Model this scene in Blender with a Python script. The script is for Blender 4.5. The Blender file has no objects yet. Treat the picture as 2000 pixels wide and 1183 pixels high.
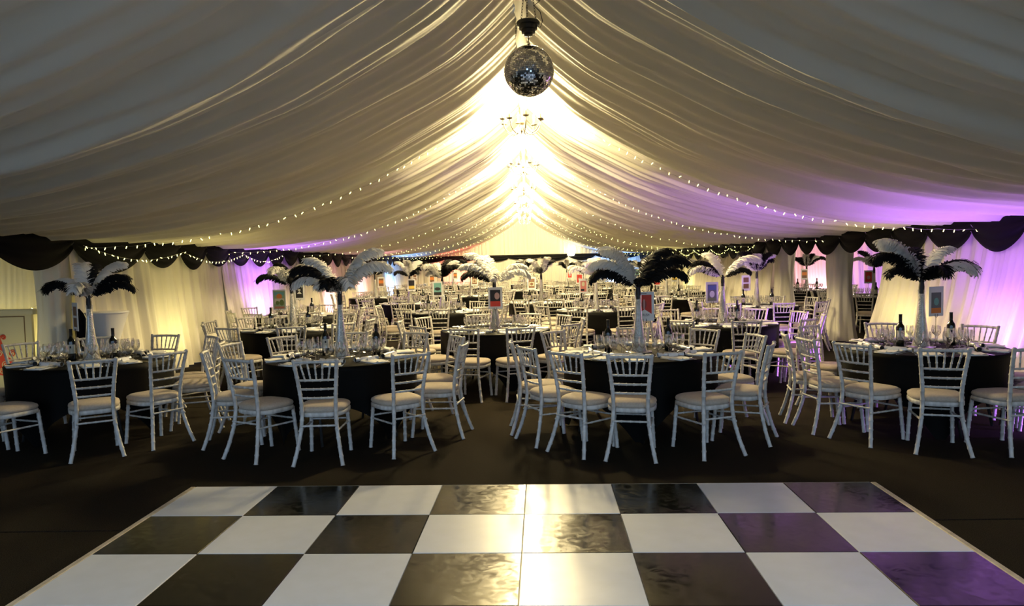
import bpy, math, random
import numpy as np
from mathutils import Matrix, Vector
PI = math.pi
scene = bpy.context.scene
C = scene.collection

# ---------------------------------------------------------------- camera, world, exposure
FPX, PITCH, YAW, ROLL, EYE = 1390.0, .0551, .02, -.0203, 1.646
cam_d = bpy.data.cameras.new('camera'); cam = bpy.data.objects.new('camera', cam_d); C.objects.link(cam)
cam_d.sensor_width = 36.0; cam_d.lens = 36.0 * FPX / 2000.0; cam_d.clip_end = 200
_f0 = Vector((-math.sin(YAW), math.cos(YAW), 0)); _R = Vector((math.cos(YAW), math.sin(YAW), 0)); _Z = Vector((0, 0, 1))
_F = _f0 * math.cos(PITCH) - _Z * math.sin(PITCH); _U = _f0 * math.sin(PITCH) + _Z * math.cos(PITCH)
_R2 = _R * math.cos(ROLL) + _U * math.sin(ROLL); _U2 = _U * math.cos(ROLL) - _R * math.sin(ROLL)
cam.matrix_world = Matrix(((_R2.x, _U2.x, -_F.x, 0), (_R2.y, _U2.y, -_F.y, 0), (_R2.z, _U2.z, -_F.z, EYE), (0, 0, 0, 1)))
scene.camera = cam
world = bpy.data.worlds.new('evening'); scene.world = world; world.use_nodes = True
world.node_tree.nodes['Background'].inputs[0].default_value = (.50, .71, 1.0, 1)
world.node_tree.nodes['Background'].inputs[1].default_value = 1.75
scene.view_settings.view_transform = 'Standard'; scene.view_settings.look = 'None'
scene.view_settings.gamma = 1.0; scene.view_settings.use_curve_mapping = False
scene.view_settings.exposure = 0.22
CHANDELIER_W = 820.0          # watts of each chandelier
scene.cycles.transparent_max_bounces = 24
scene.cycles.sample_clamp_indirect = 4.0
scene.cycles.caustics_reflective = False; scene.cycles.caustics_refractive = False

# ---------------------------------------------------------------- materials
def mat(name, col, rough=.6, metal=0., emit=None, estr=0., noise=None, bump=None, spec=.5, sheen=0., rough_noise=None, coat=0.):
    m = bpy.data.materials.new(name); m.use_nodes = True
    nt = m.node_tree; b = nt.nodes['Principled BSDF']
    b.inputs['Base Color'].default_value = (*col, 1); b.inputs['Roughness'].default_value = rough; b.inputs['Metallic'].default_value = metal
    b.inputs['Specular IOR Level'].default_value = spec
    if coat: b.inputs['Coat Weight'].default_value = coat; b.inputs['Coat Roughness'].default_value = .08
    if sheen: b.inputs['Sheen Weight'].default_value = sheen
    if emit: b.inputs['Emission Color'].default_value = (*emit, 1); b.inputs['Emission Strength'].default_value = estr
    tc = nt.nodes.new('ShaderNodeTexCoord')
    if noise:                      # (scale, second colour, detail, [stretch])
        n = nt.nodes.new('ShaderNodeTexNoise'); n.inputs['Scale'].default_value = noise[0]; n.inputs['Detail'].default_value = noise[2]
        src = tc.outputs['Object']
        if len(noise) > 3:
            mp = nt.nodes.new('ShaderNodeMapping'); mp.inputs['Scale'].default_value = noise[3]; nt.links.new(src, mp.inputs[0]); src = mp.outputs[0]
        nt.links.new(src, n.inputs['Vector'])
        r = nt.nodes.new('ShaderNodeValToRGB'); r.color_ramp.elements[0].position = .35; r.color_ramp.elements[1].position = .65
        r.color_ramp.elements[0].color = (*col, 1); r.color_ramp.elements[1].color = (*noise[1], 1)
        nt.links.new(n.outputs['Fac'], r.inputs[0]); nt.links.new(r.outputs[0], b.inputs['Base Color'])
    if rough_noise:                # (scale, low, high)
        n = nt.nodes.new('ShaderNodeTexNoise'); n.inputs['Scale'].default_value = rough_noise[0]; n.inputs['Detail'].default_value = 6; n.inputs['Distortion'].default_value = 1.2
        nt.links.new(tc.outputs['Object'], n.inputs['Vector'])
        r = nt.nodes.new('ShaderNodeMapRange'); r.inputs['From Min'].default_value = .40; r.inputs['From Max'].default_value = .66
        r.inputs['To Min'].default_value = rough_noise[1]; r.inputs['To Max'].default_value = rough_noise[2]
        nt.links.new(n.outputs['Fac'], r.inputs['Value']); nt.links.new(r.outputs[0], b.inputs['Roughness'])
    if bump:                       # (kind, scale, strength)
        n = nt.nodes.new('ShaderNodeTexVoronoi' if bump[0] == 'v' else 'ShaderNodeTexNoise'); n.inputs['Scale'].default_value = bump[1]
        nt.links.new(tc.outputs['Object'], n.inputs['Vector'])
        bp = nt.nodes.new('ShaderNodeBump'); bp.inputs['Strength'].default_value = bump[2]; bp.inputs['Distance'].default_value = .01
        nt.links.new(n.outputs[0], bp.inputs['Height']); nt.links.new(bp.outputs[0], b.inputs['Normal'])
    return m
def glass_mat(name, tint, gloss):
    m = bpy.data.materials.new(name); m.use_nodes = True; nt = m.node_tree; nt.nodes.clear()
    o = nt.nodes.new('ShaderNodeOutputMaterial'); mx = nt.nodes.new('ShaderNodeMixShader'); t = nt.nodes.new('ShaderNodeBsdfTransparent'); g = nt.nodes.new('ShaderNodeBsdfGlossy')
    lw = nt.nodes.new('ShaderNodeLayerWeight'); lw.inputs[0].default_value = gloss
    t.inputs[0].default_value = (*tint, 1); g.inputs['Roughness'].default_value = .06; g.inputs[0].default_value = (1, 1, 1, 1)
    nt.links.new(lw.outputs['Facing'], mx.inputs[0]); nt.links.new(t.outputs[0], mx.inputs[1]); nt.links.new(g.outputs[0], mx.inputs[2]); nt.links.new(mx.outputs[0], o.inputs[0])
    return m
M = {}
M['lining'] = mat('ivory lining fabric', (.86, .82, .72), .8, sheen=.2, spec=.2, bump=('n', 260, .08))
M['curtain'] = mat('ivory wall drape', (.84, .79, .67), .8, sheen=.2, spec=.2, bump=('n', 260, .08))
M['black_swag'] = mat('black satin swag', (.004, .004, .005), .7, spec=.12)
M['carpet'] = mat('charcoal carpet', (.006, .005, .0035), .95, noise=(200, (.030, .024, .016), 5), bump=('n', 500, .5), spec=.04)
M['white_tile'] = mat('white gloss dance tile', (.74, .75, .77), .30, noise=(9.0, (.71, .72, .73), 6), spec=.35)
M['black_tile'] = mat('black gloss dance tile', (.008, .0085, .006), .12, rough_noise=(11, .11, .24), spec=.6)
M['edging'] = mat('cream wood edging', (.42, .35, .24), .6, noise=(14, (.6, .52, .4), 5, (1, 1, 1)))
M['limewash'] = mat('limewashed beech', (.66, .64, .60), .5, noise=(26, (.46, .43, .39), 6, (1, 1, .35)))
M['pad'] = mat('beige seat pad', (.50, .42, .335), .85, noise=(60, (.44, .37, .29), 3), sheen=.15, spec=.2)
M['black_cloth'] = mat('black tablecloth', (.003, .003, .0028), .6, spec=.07)
M['table_steel'] = mat('grey folding steel', (.06, .06, .06), .5, metal=.6)
M['ply'] = mat('plywood top', (.3, .2, .12), .6)
M['glass'] = glass_mat('clear glass', (.96, .96, .95), .58)
M['bottle'] = mat('dark wine bottle', (.004, .006, .004), .08, spec=.6)
M['label'] = mat('cream bottle label', (.72, .68, .56), .7)
M['foil'] = mat('black bottle foil', (.01, .01, .012), .35)
M['crest'] = mat('black crest print', (.02, .02, .02), .6)
M['silver'] = mat('silver cracker card', (.80, .80, .82), .3, metal=.25)
M['shade_in'] = mat('painted shade in cracker end', (.01, .01, .01), .8)
M['napkin'] = mat('white linen napkin', (.86, .85, .82), .85)
M['card'] = mat('white card', (.82, .82, .82), .7)
M['steel'] = mat('polished cutlery steel', (.7, .7, .7), .2, metal=1.0)
M['bead'] = mat('crystal bead filling', (.95, .94, .90), .3, noise=(95, (.78, .76, .70), 2), metal=.25, bump=('v', 75, 1.0), spec=.8)
M['mirror'] = mat('mirror plate', (.8, .8, .8), .05, metal=1.0)
M['white_plume'] = mat('white ostrich plume', (.90, .88, .84), .9, spec=.1)
M['black_plume'] = mat('black ostrich plume', (.008, .008, .009), .75, spec=.25)
M['binding'] = mat('black stem binding', (.008, .008, .01), .5)
M['white_metal'] = mat('bronze cream metal', (.11, .085, .055), .5)
M['candle'] = mat('ivory candle tube', (.85, .8, .7), .5)
M['flame_bulb'] = mat('lit candle bulb', (1, .9, .7), .4, emit=(1.0, .86, .58), estr=30)
M['fairy'] = mat('lit fairy bulb', (1, .95, .6), .4, emit=(1.0, .94, .30), estr=4.2)
M['fairy'].cycles.emission_sampling = 'NONE'
M['wire'] = mat('clear fairy light wire', (.55, .53, .45), .5)
M['black_plastic'] = mat('black plastic', (.012, .012, .012), .4)
M['chain'] = mat('dark steel chain', (.08, .07, .06), .4, metal=.9)
M['ball_core'] = mat('dark ball core', (.05, .05, .05), .5)
M['facet'] = mat('mirror facet', (.80, .80, .82), .09, metal=1.0)
M['spandex'] = mat('white spandex cover', (.84, .82, .80), .75, sheen=.2)
M['board'] = mat('cream painted board', (.62, .57, .40), .6)
M['board_edge'] = mat('brown board seam', (.16, .10, .05), .6)
M['red_motif'] = mat('red painted scroll', (.60, .07, .04), .6)
M['needle'] = mat('fir needles', (.030, .085, .035), .7, noise=(9, (.06, .13, .05), 3))
M['bark'] = mat('fir bark', (.10, .06, .035), .9)
M['bauble'] = mat('silver bauble', (.8, .8, .82), .12, metal=1.0)
M['tree_light'] = mat('cool tree light', (1, 1, 1), .4, emit=(.8, .95, 1.0), estr=9); M['tree_light'].cycles.emission_sampling = 'NONE'
M['pot'] = mat('black pot', (.02, .02, .02), .5)
M['sconce'] = mat('lit wall lamp glass', (1, .95, .8), .4, emit=(1.0, .92, .66), estr=14)
M['white_fan'] = mat('white feather fan', (.88, .85, .82), .9, spec=.1)
def plain(name, c): return M.setdefault(name, mat(name, c, .65))
def lamp_mat(name, c, s): return mat(name, c, .4, emit=c, estr=s)

# ---------------------------------------------------------------- mesh helpers
class MB:
    def __init__(s): s.v = []; s.f = []; s.m = []
    def quad_grid(s, P, close_u=False, close_v=False, mi=0):
        P = np.asarray(P); nu, nv = P.shape[:2]; o = len(s.v); s.v += [tuple(p) for p in P.reshape(-1, 3)]
        for i in range(nu if close_u else nu - 1):
            for j in range(nv if close_v else nv - 1):
                a = o + i * nv + j; b = o + i * nv + (j + 1) % nv; c = o + ((i + 1) % nu) * nv + (j + 1) % nv; d = o + ((i + 1) % nu) * nv + j
                s.f.append((a, b, c, d)); s.m.append(mi)
    def tube(s, path, rad, n=8, mi=0, cap=True):
        path = [Vector(p) for p in path]; k = len(path)
        if not hasattr(rad, '__len__'): rad = [rad] * k
        o = len(s.v); ref = None
        for i, p in enumerate(path):
            t = (path[min(i + 1, k - 1)] - path[max(i - 1, 0)]).normalized()
            if ref is None: ref = t.orthogonal().normalized()
            ref = (ref - t * ref.dot(t)); ref = ref.normalized() if ref.length > 1e-6 else t.orthogonal().normalized()
            w = t.cross(ref)
            for j in range(n):
                a = 2 * PI * j / n; q = p + (ref * math.cos(a) + w * math.sin(a)) * rad[i]; s.v.append(tuple(q))
        for i in range(k - 1):
            for j in range(n):
                s.f.append((o + i * n + j, o + i * n + (j + 1) % n, o + (i + 1) * n + (j + 1) % n, o + (i + 1) * n + j)); s.m.append(mi)
        if cap:
            s.f.append(tuple(o + j for j in range(n))[::-1]); s.m.append(mi)
            s.f.append(tuple(o + (k - 1) * n + j for j in range(n))); s.m.append(mi)
    def lathe(s, prof, n=16, c=(0, 0, 0), mi=0, cap=True):
        o = len(s.v); k = len(prof)
        for r, z in prof:
            for j in range(n): a = 2 * PI * j / n; s.v.append((c[0] + r * math.cos(a), c[1] + r * math.sin(a), c[2] + z))
        for i in range(k - 1):
            for j in range(n):
                s.f.append((o + i * n + j, o + i * n + (j + 1) % n, o + (i + 1) * n + (j + 1) % n, o + (i + 1) * n + j)); s.m.append(mi)
        if cap:
            if prof[0][0] > 1e-4: s.f.append(tuple(o + j for j in range(n))[::-1]); s.m.append(mi)
            if prof[-1][0] > 1e-4: s.f.append(tuple(o + (k - 1) * n + j for j in range(n))); s.m.append(mi)
    def box(s, lo, hi, mi=0, bev=0.):
        o = len(s.v); x0, y0, z0 = lo; x1, y1, z1 = hi
        if bev <= 0:
            s.v += [(x0, y0, z0), (x1, y0, z0), (x1, y1, z0), (x0, y1, z0), (x0, y0, z1), (x1, y0, z1), (x1, y1, z1), (x0, y1, z1)]
            F = [(3, 2, 1, 0), (4, 5, 6, 7), (0, 1, 5, 4), (1, 2, 6, 5), (2, 3, 7, 6), (3, 0, 4, 7)]
        else:
            b = bev
            s.v += [(x0, y0, z0), (x1, y0, z0), (x1, y1, z0), (x0, y1, z0), (x0, y0, z1 - b), (x1, y0, z1 - b), (x1, y1, z1 - b), (x0, y1, z1 - b),
                    (x0 + b, y0 + b, z1), (x1 - b, y0 + b, z1), (x1 - b, y1 - b, z1), (x0 + b, y1 - b, z1)]
            F = [(3, 2, 1, 0), (8, 9, 10, 11)] + [(i, (i + 1) % 4, (i + 1) % 4 + 4, i + 4) for i in range(4)] + [(i + 4, (i + 1) % 4 + 4, (i + 1) % 4 + 8, i + 8) for i in range(4)]
        for q in F: s.f.append(tuple(o + i for i in q)); s.m.append(mi)
    def poly(s, pts, mi=0):
        o = len(s.v); s.v += [tuple(p) for p in pts]; s.f.append(tuple(range(o, o + len(pts)))); s.m.append(mi)
    def add(s, other, T=None, mi=None):
        o = len(s.v); s.v += [tuple(T @ Vector(p)) for p in other.v] if T is not None else other.v
        s.f += [tuple(o + i for i in q) for q in other.f]; s.m += other.m if mi is None else [mi] * len(other.m)
    def mesh(s, name, mats, smooth=True):
        me = bpy.data.meshes.new(name); me.from_pydata(s.v, [], s.f)
        for x in (mats if isinstance(mats, (list, tuple)) else [mats]): me.materials.append(x)
        if any(s.m): me.polygons.foreach_set('material_index', s.m)
        if smooth: me.polygons.foreach_set('use_smooth', [True] * len(s.f))
        me.update(); return me
def link(name, data, parent=None, loc=None, rz=None):
    o = bpy.data.objects.new(name, data); C.objects.link(o)
    if parent: o.parent = parent
    if loc is not None: o.location = loc
    if rz is not None: o.rotation_euler = (0, 0, rz)
    return o
def part(name, mb, mats, parent, smooth=True, loc=None): return link(name, mb.mesh(name, mats, smooth), parent, loc)
def tag(o, label, cat, group=None, kind=None):
    if label: o['label'] = label
    if cat: o['category'] = cat
    if group: o['group'] = group
    if kind: o['kind'] = kind
    return o
def thing(name, label, cat, loc=(0, 0, 0), rz=0, group=None): return tag(link(name, None, None, loc, rz), label, cat, group)
def struct(name, mb, mats, parent=None, smooth=True):
    o = part(name, mb, mats, parent, smooth)
    if parent is None: o['kind'] = 'structure'
    return o
def kids(o): return list(KIDS.get(o.name, [])) or [c for c in bpy.data.objects if c.parent == o]
KIDS = {}
def remember(root):
    KIDS[root.name] = [c for c in bpy.data.objects if c.parent == root]
    for c in KIDS[root.name]: KIDS[c.name] = [d for d in bpy.data.objects if d.parent == c]
def copy_thing(root, loc, rz, label=None, group=None):
    r = root.copy(); C.objects.link(r); r.location = loc; r.rotation_euler = (0, 0, rz)
    if label: r['label'] = label
    if group: r['group'] = group
    for ch in KIDS[root.name]:
        c = ch.copy(); C.objects.link(c); c.parent = r
        for g in KIDS[ch.name]:
            d = g.copy(); C.objects.link(d); d.parent = c
    return r
def smoothstep(a, b, x): t = np.clip((x - a) / (b - a), 0, 1); return t * t * (3 - 2 * t)

# ---------------------------------------------------------------- the marquee shell
W, YG = 6.0, 37.0                    # half width, far gable
RAFTERS = [.2, 4.8, 9.4, 14.0, 18.6, 23.2, 27.8, 32.4, 37.0]
_px = np.array([0, .12, .35, .66, 1.0, 1.5, 1.85, 2.5, 3.2, 3.84, 4.5, 5.3, 6.05])
_pz = np.array([4.20, 4.06, 3.82, 3.55, 3.34, 3.06, 2.87, 2.60, 2.37, 2.22, 2.11, 2.05, 2.04])
_fx = np.linspace(0, 6.05, 400); _fz = np.interp(_fx, _px, _pz)
for _ in range(60): _fz[1:-1] = (_fz[:-2] + _fz[1:-1] * 2 + _fz[2:]) / 4
def roof_z(x): return np.interp(np.abs(x), _fx, _fz)
def fold(t): return 1 - np.abs(np.sin(t)) ** .7
def pleat(Y, X, side):
    s = side * 1.7
    w = .10 * np.sin(X * .9 + Y * .8 + s) + .05 * np.sin(X * 2.1 + Y * 1.9 + 2 * s)
    y = Y + w
    d = .050 * np.sin(2 * PI * y / .92 + 1.3 * np.sin(Y * .7 + s)) + .034 * (fold(PI * (y + .05 * np.sin(X * 1.3)) / .47 + s) - .4) \
        + .016 * np.sin(2 * PI * (Y + .5 * w + .02 * X) / .21 + 2 * np.sin(Y * 1.1 + s)) + .010 * (fold(PI * (Y - .7 * w) / .17) - .4)
    return d * (.45 + .55 * np.sin(PI * np.clip(X / 6.3, .06, .94)))
ceil = link('ceiling', None); ceil['kind'] = 'structure'
for bi in range(len(RAFTERS) - 1):
    y0, y1 = RAFTERS[bi], RAFTERS[bi + 1]; L = y1 - y0
    step = .022 if y1 < 20 else .04
    if y1 < 1: step = .06
    for side in (-1, 1):
        ys = np.linspace(y0, y1, int(L / step)); xs = np.concatenate([np.linspace(0, 1.2, 16)[:-1], np.linspace(1.2, 6.05, 34)])
        Yg, Xg = np.meshgrid(ys, xs)
        t = (Yg - y0) / L
        z = roof_z(Xg) + .13 * np.sin(PI * t) ** .8 * np.sin(PI * np.clip(Xg / 6.05, 0, 1)) ** .6 + .03 - pleat(Yg, Xg, side)
        P = np.stack([Xg * side, Yg, z], -1)
        mb = MB(); mb.quad_grid(P if side > 0 else P[::-1])
        part('lining_panel', mb, M['lining'], ceil)
# ridge sleeve: the gathered tube of fabric under the ridge
ys = np.linspace(.2, YG - .02, 240); th = np.linspace(0, 2 * PI, 12, endpoint=False)
P = np.array([[[(.055 + .010 * math.sin(y * 21) + .006 * math.sin(y * 47)) * math.cos(a), y, 4.16 + .06 * math.sin(a)] for a in th] for y in ys])
mb = MB(); mb.quad_grid(P, close_v=True); part('ridge_sleeve', mb, M['lining'], ceil)

def curtain(p0, p1, z0, z1, seed, lam=.30, amp=.035, flare=.22, inward=(1, 0), swoop=None, ztop=None):
    """pleated drape from p0 to p1 on plan; swoop(t, h) -> shift along the wall; returns MB"""
    rs = np.random.RandomState(seed); p0 = np.array(p0, float); p1 = np.array(p1, float); L = np.linalg.norm(p1 - p0); u = (p1 - p0) / L; nrm = np.array(inward, float)
    n = int(L / (lam / 9)) + 2; s = np.linspace(0, L, n); h = np.linspace(0, 1, 14)
    ph = rs.uniform(0, 6, 6)
    S, H = np.meshgrid(s, h)
    wob = .12 * np.sin(S * 1.9 + ph[0]) + .07 * np.sin(S * 4.3 + ph[1])
    d = amp * (.55 + .75 * (1 - H)) * (np.sin(2 * PI * (S + wob) / lam + ph[2]) + .55 * np.sin(2 * PI * (S - wob) / (lam * .47) + ph[3] + H) + .7 * np.sin(2 * PI * (S + .06 * H) / (lam * 2.9) + ph[4]))
    d = d + flare * (1 - H) ** 1.4 * (1 + .35 * np.sin(S * .8 + ph[5]))
    zt = z1 if ztop is None else ztop(S)
    zz = z0 + H * (zt - z0)
    if swoop is not None: S = S + swoop(S, H)
    P = np.stack([p0[0] + u[0] * S + nrm[0] * d, p0[1] + u[1] * S + nrm[1] * d, zz], -1)
    mb = MB(); mb.quad_grid(P); return mb
# floor: carpet, with the laid strips as real sheets
fl = MB(); fl.box((-60, -80, -.06), (60, 60, -.012)); floor = struct('floor', fl, M['carpet'], smooth=False)  # slab extended far past the tent to block low sky light on the lining
for i, (a, b) in enumerate([(-14, .4), (.4, 4.4), (4.4, 8.4), (8.4, 12.4), (12.4, 16.4), (16.4, 20.4), (20.4, 24.4), (24.4, 28.4), (28.4, 32.4), (32.4, 39)]):
    m_ = MB(); m_.box((-14, a + .006, -.012), (14, b - .006, 0), bev=.004); part('carpet_strip', m_, M['carpet'], floor, smooth=False)
# walls
wl = link('wall_left', None); wl['kind'] = 'structure'
part('drape', curtain((-W, 9.2), (-W, 14.15), .01, 2.24, 1, inward=(1, 0), flare=.15), M['curtain'], wl)
for a, b, sd in ((14, 18.6, 2), (18.6, 23.2, 3), (23.2, 27.8, 4), (27.8, 32.4, 5), (32.4, 37, 6)):
    part('drape', curtain((-W, a - .1), (-W, b + .12), .01, 2.24, sd, inward=(1, 0)), M['curtain'], wl)
part('alcove_drape', curtain((-8.2, 9.75), (-W + .05, 9.75), .01, 2.24, 7, inward=(0, -1), lam=.26), M['curtain'], wl)
part('alcove_side_drape', curtain((-8.2, .2), (-8.2, 9.75), .01, 2.24, 8, inward=(1, 0), lam=.4), M['curtain'], wl)
m_ = MB(); m_.box((-8.25, .2, 2.24), (-5.97, 9.8, 2.27)); part('alcove_ceiling', m_, M['lining'], wl)
wr = link('wall_right', None); wr['kind'] = 'structure'
def sweep_end(L): return lambda S, H: -.30 * np.clip(S / L, 0, 1) ** 6 * np.sin(PI * np.clip(1.1 - H, 0, 1)) * 1.0
part('drape', curtain((W, .2), (W, 4.8), .01, 2.24, 11, inward=(-1, 0)), M['curtain'], wr)
part('drape', curtain((W, 4.7), (W, 12.25), .01, 2.24, 12, inward=(-1, 0), flare=.40, swoop=sweep_end(7.45)), M['curtain'], wr)
part('drape', curtain((W, 17.3), (W, 18.6), .01, 2.24, 13, inward=(-1, 0)), M['curtain'], wr)
for a, b, sd in ((18.6, 23.2, 14), (23.2, 27.8, 15), (27.8, 32.4, 16), (32.4, 37, 17)):
    part('drape', curtain((W, a - .1), (W, b + .12), .01, 2.24, sd, inward=(-1, 0)), M['curtain'], wr)
# the side wing seen through the right-hand openings
part('wing_end_drape', curtain((W + .05, 22.6), (13, 22.6), .01, 2.5, 18, inward=(0, -1)), M['curtain'], wr)
part('wing_side_drape', curtain((12.6, 9.9), (12.6, 22.6), .01, 2.5, 19, inward=(-1, 0)), M['curtain'], wr)
part('wing_near_drape', curtain((W + .05, 9.9), (12.6, 9.9), .01, 2.5, 20, inward=(0, 1)), M['curtain'], wr)
ys = np.linspace(9.8, 22.7, 200); xs = np.linspace(W - .02, 12.7, 12); Yg, Xg = np.meshgrid(ys, xs)
mb = MB(); mb.quad_grid(np.stack([Xg, Yg, 2.42 + .04 * np.sin(Yg * 13) - .25 * np.sin(PI * (Xg - W) / 6.7) * 0 + .02 * np.sin(Yg * 31 + Xg)], -1)); part('wing_lining', mb, M['lining'], wr)
m_ = MB(); m_.box((W - .03, 9.8, 2.2), (W + .03, 22.7, 2.5)); part('eaves_beam', m_, M['lining'], wr)
wb = link('wall_back', None); wb['kind'] = 'structure'
part('drape', curtain((-W, YG - .05), (W, YG - .05), .01, 2.12, 21, inward=(0, -1), lam=.36, flare=.1), M['curtain'], wb)
def gable_top(S): return roof_z(S - W) + .12
part('gable_drape', curtain((-W, YG - .02), (W, YG - .02), 2.0, 2.2, 22, inward=(0, -1), lam=.22, amp=.02, flare=0, ztop=gable_top), M['lining'], wb)
# draped posts (marquee legs wrapped in lining)
def post(x, y, w, seed, z1=2.1, lean=0):
    rs = random.Random(seed); ph = [rs.uniform(0, 6) for _ in range(4)]; P = []
    for i in range(24):
        h = i / 23; row = []
        r0 = w * (1 - .22 * math.sin(PI * h) + .18 * (1 - h) ** 3)
        for j in range(40):
            a = 2 * PI * j / 40
            r = r0 * (1 + .09 * math.sin(7 * a + ph[0] + 3 * h) + .06 * math.sin(12 * a + ph[1] - 5 * h) + .06 * math.sin(3 * a + 9 * h + ph[2]))
            row.append((x + r * math.cos(a) + lean * math.sin(PI * h), y + r * math.sin(a), .01 + h * (z1 - .01)))
        P.append(row)
    mb = MB(); mb.quad_grid(P, close_v=True); return mb
for i, (x, y, w, lab) in enumerate([(-6.2, 9.2, .22, 'cream fabric wrapped post beside the board with the red motif'),
                                    (6.22, 14.25, .27, 'cream fabric wrapped post between the two openings to the side room'),
                                    (6.2, 17.2, .25, 'cream fabric wrapped post where the far wall drapes begin')]):
    o = part('draped_post', post(x, y, w, 40 + i), M['curtain'], None); tag(o, lab, 'draped post', 'fabric wrapped marquee posts')

# ---------------------------------------------------------------- black swag valances
def swag(y0, y1, x, inward, drop, cusp, seed, ztop=2.13, axis='y'):
    rs = random.Random(seed); P = []; n = 21; L = y1 - y0; tilt = rs.uniform(-.04, .04)
    for j in range(12):
        s = j / 11; row = []
        for i in range(n):
            t = i / (n - 1); d = cusp + (drop - cusp) * max(0, math.sin(PI * t)) ** .75 + tilt * (t - .5)
            z = ztop - d * s
            bulge = .04 + .055 * math.sin(PI * t) * math.sin(PI * min(1, s * .9 + .1)) + .018 * math.sin(s * 15 + t * 2 + seed)
            a = y0 + L * t
            row.append((x + inward * bulge, a, z) if axis == 'y' else (a, x + inward * bulge, z))
        P.append(row)
    mb = MB(); mb.quad_grid(P); return mb
def valance(lab, x, inward, cuts, axis='y', drops=None, ztop=2.13):
    v = thing('swag_valance', lab, 'valance', group='black swag valances under the eaves')
    for i in range(len(cuts) - 1):
        r = random.Random(i * 7 + int(abs(x) * 3))
        w_ = cuts[i + 1] - cuts[i]
        dr = (drops[i] if drops else (.36 + .08 * min(w_, 1.6) + r.uniform(-.03, .04)))
        part('swag', swag(cuts[i], cuts[i + 1], x, inward, dr, .17 + r.uniform(0, .05), i + 3, ztop, axis), M['black_swag'], v)
    return v
cl = [5.0, 6.4, 7.7, 9.2, 10.95, 12.1, 13.1, 14.1]; cl += list(np.arange(15.15, 37, 1.09))
valance('black swagged valance running along the wall behind the poseur table', -W + .06, 1, cl)
cr = [4.9, 6.2, 7.4, 8.5, 9.55, 10.6, 11.6, 12.5, 13.5, 14.6]; cr += list(np.arange(15.5, 37, 1.07))
valance('black swagged valance running over the openings to the side room', W - .06, -1, cr)
v = thing('swag_valance', 'low black gathered valance across the far gable wall behind the fir trees', 'valance', group='black swag valances under the eaves')
rs = random.Random(5); xs = [-5.9, -4.2, -2.6, -.9, .8, 2.2, 3.6, 5.9]
for i in range(7): part('swag', swag(xs[i], xs[i + 1], YG - .14, -1, rs.uniform(.26, .36), rs.uniform(.10, .2), i, 2.1, 'x'), M['black_swag'], v)

# ---------------------------------------------------------------- dance floor
TILE = .62; DR = -.022
df = thing('dance_floor', 'black and white chequered gloss dance floor with cream wooden edging', 'dance floor', (-.024, 5.154, 0), DR)
tw = MB(); tw.box((.002, -TILE + .002, .003), (TILE - .002, -.002, .024), bev=.0025)
me_w = tw.mesh('tile', M['white_tile'], False); me_b = tw.mesh('tile', M['black_tile'], False)
for r in range(9):
    for c in range(8):
        link('tile', me_w if (r + c) % 2 == 0 else me_b, df, ((c - 4) * TILE, -r * TILE, 0))
e = MB(); e.box((-4 * TILE, -9 * TILE, .001), (4 * TILE, 0, .006)); part('base_board', e, M['black_plastic'], df, False)
for lo, hi in (((-4 * TILE - .045, -9 * TILE), (-4 * TILE - .003, .012)), ((4 * TILE + .003, -9 * TILE), (4 * TILE + .045, .012)), ((-4 * TILE - .003, .002), (4 * TILE + .003, .014))):
    e = MB(); e.box((*lo, .001), (*hi, .022), bev=.006); part('edging', e, M['edging'], df, False)

# ---------------------------------------------------------------- chair
def bamboo(p, q, r, node, nn, bow=(0, 0, 0)):
    """points and radii of a turned bamboo-look rod from p to q"""
    p, q, b = Vector(p), Vector(q), Vector(bow); ts = []
    for k in range(nn + 1):
        c = k / nn
        ts += [(c - .025, r), (c - .008, r + node), (c + .008, r + node), (c + .025, r)]
    ts = [(t, rr) for t, rr in ts if 0 <= t <= 1]
    if ts[0][0] > 0: ts.insert(0, (0, r))
    if ts[-1][0] < 1: ts.append((1, r))
    return [p.lerp(q, t) + b * math.sin(PI * t) for t, _ in ts], [rr for _, rr in ts]
def post_pts(s):   # back post + rear leg, one curved rod; z, half width, y
    key = [(0, .205, -.305), (.12, .178, -.262), (.28, .150, -.222), (.42, .140, -.205), (.55, .144, -.215), (.70, .158, -.240), (.885, .178, -.285)]
    zs = [k[0] for k in key]; Z = []
    for i in range(13):
        c = .885 * i / 12
        for d, rr in ((-.010, .0165), (-.004, .0192), (.004, .0192), (.010, .0165)):
            z = c + d
            if 0 <= z <= .885: Z.append((z, rr))
    Z = [(0, .0165)] + Z + [(.892, .012)]
    return [(s * np.interp(z, zs, [k[1] for k in key]), np.interp(z, zs, [k[2] for k in key]), z) for z, _ in Z], [r for _, r in Z]
def at_post(z): p, _ = post_pts(1); return np.interp(z, [q[2] for q in p], [q[0] for q in p]), np.interp(z, [q[2] for q in p], [q[1] for q in p])
def seat_outline(k, n=28):
    pts = []
    for i in range(n):
        a = 2 * PI * i / n; ca, sa = math.cos(a), math.sin(a); e_ = .62
        x = .205 * math.copysign(abs(ca) ** e_, ca) * (1 + .10 * sa); y = .205 * math.copysign(abs(sa) ** e_, sa) * (1.0 if sa > 0 else .98)
        pts.append((x * k, y * k - .005))
    return pts
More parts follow.
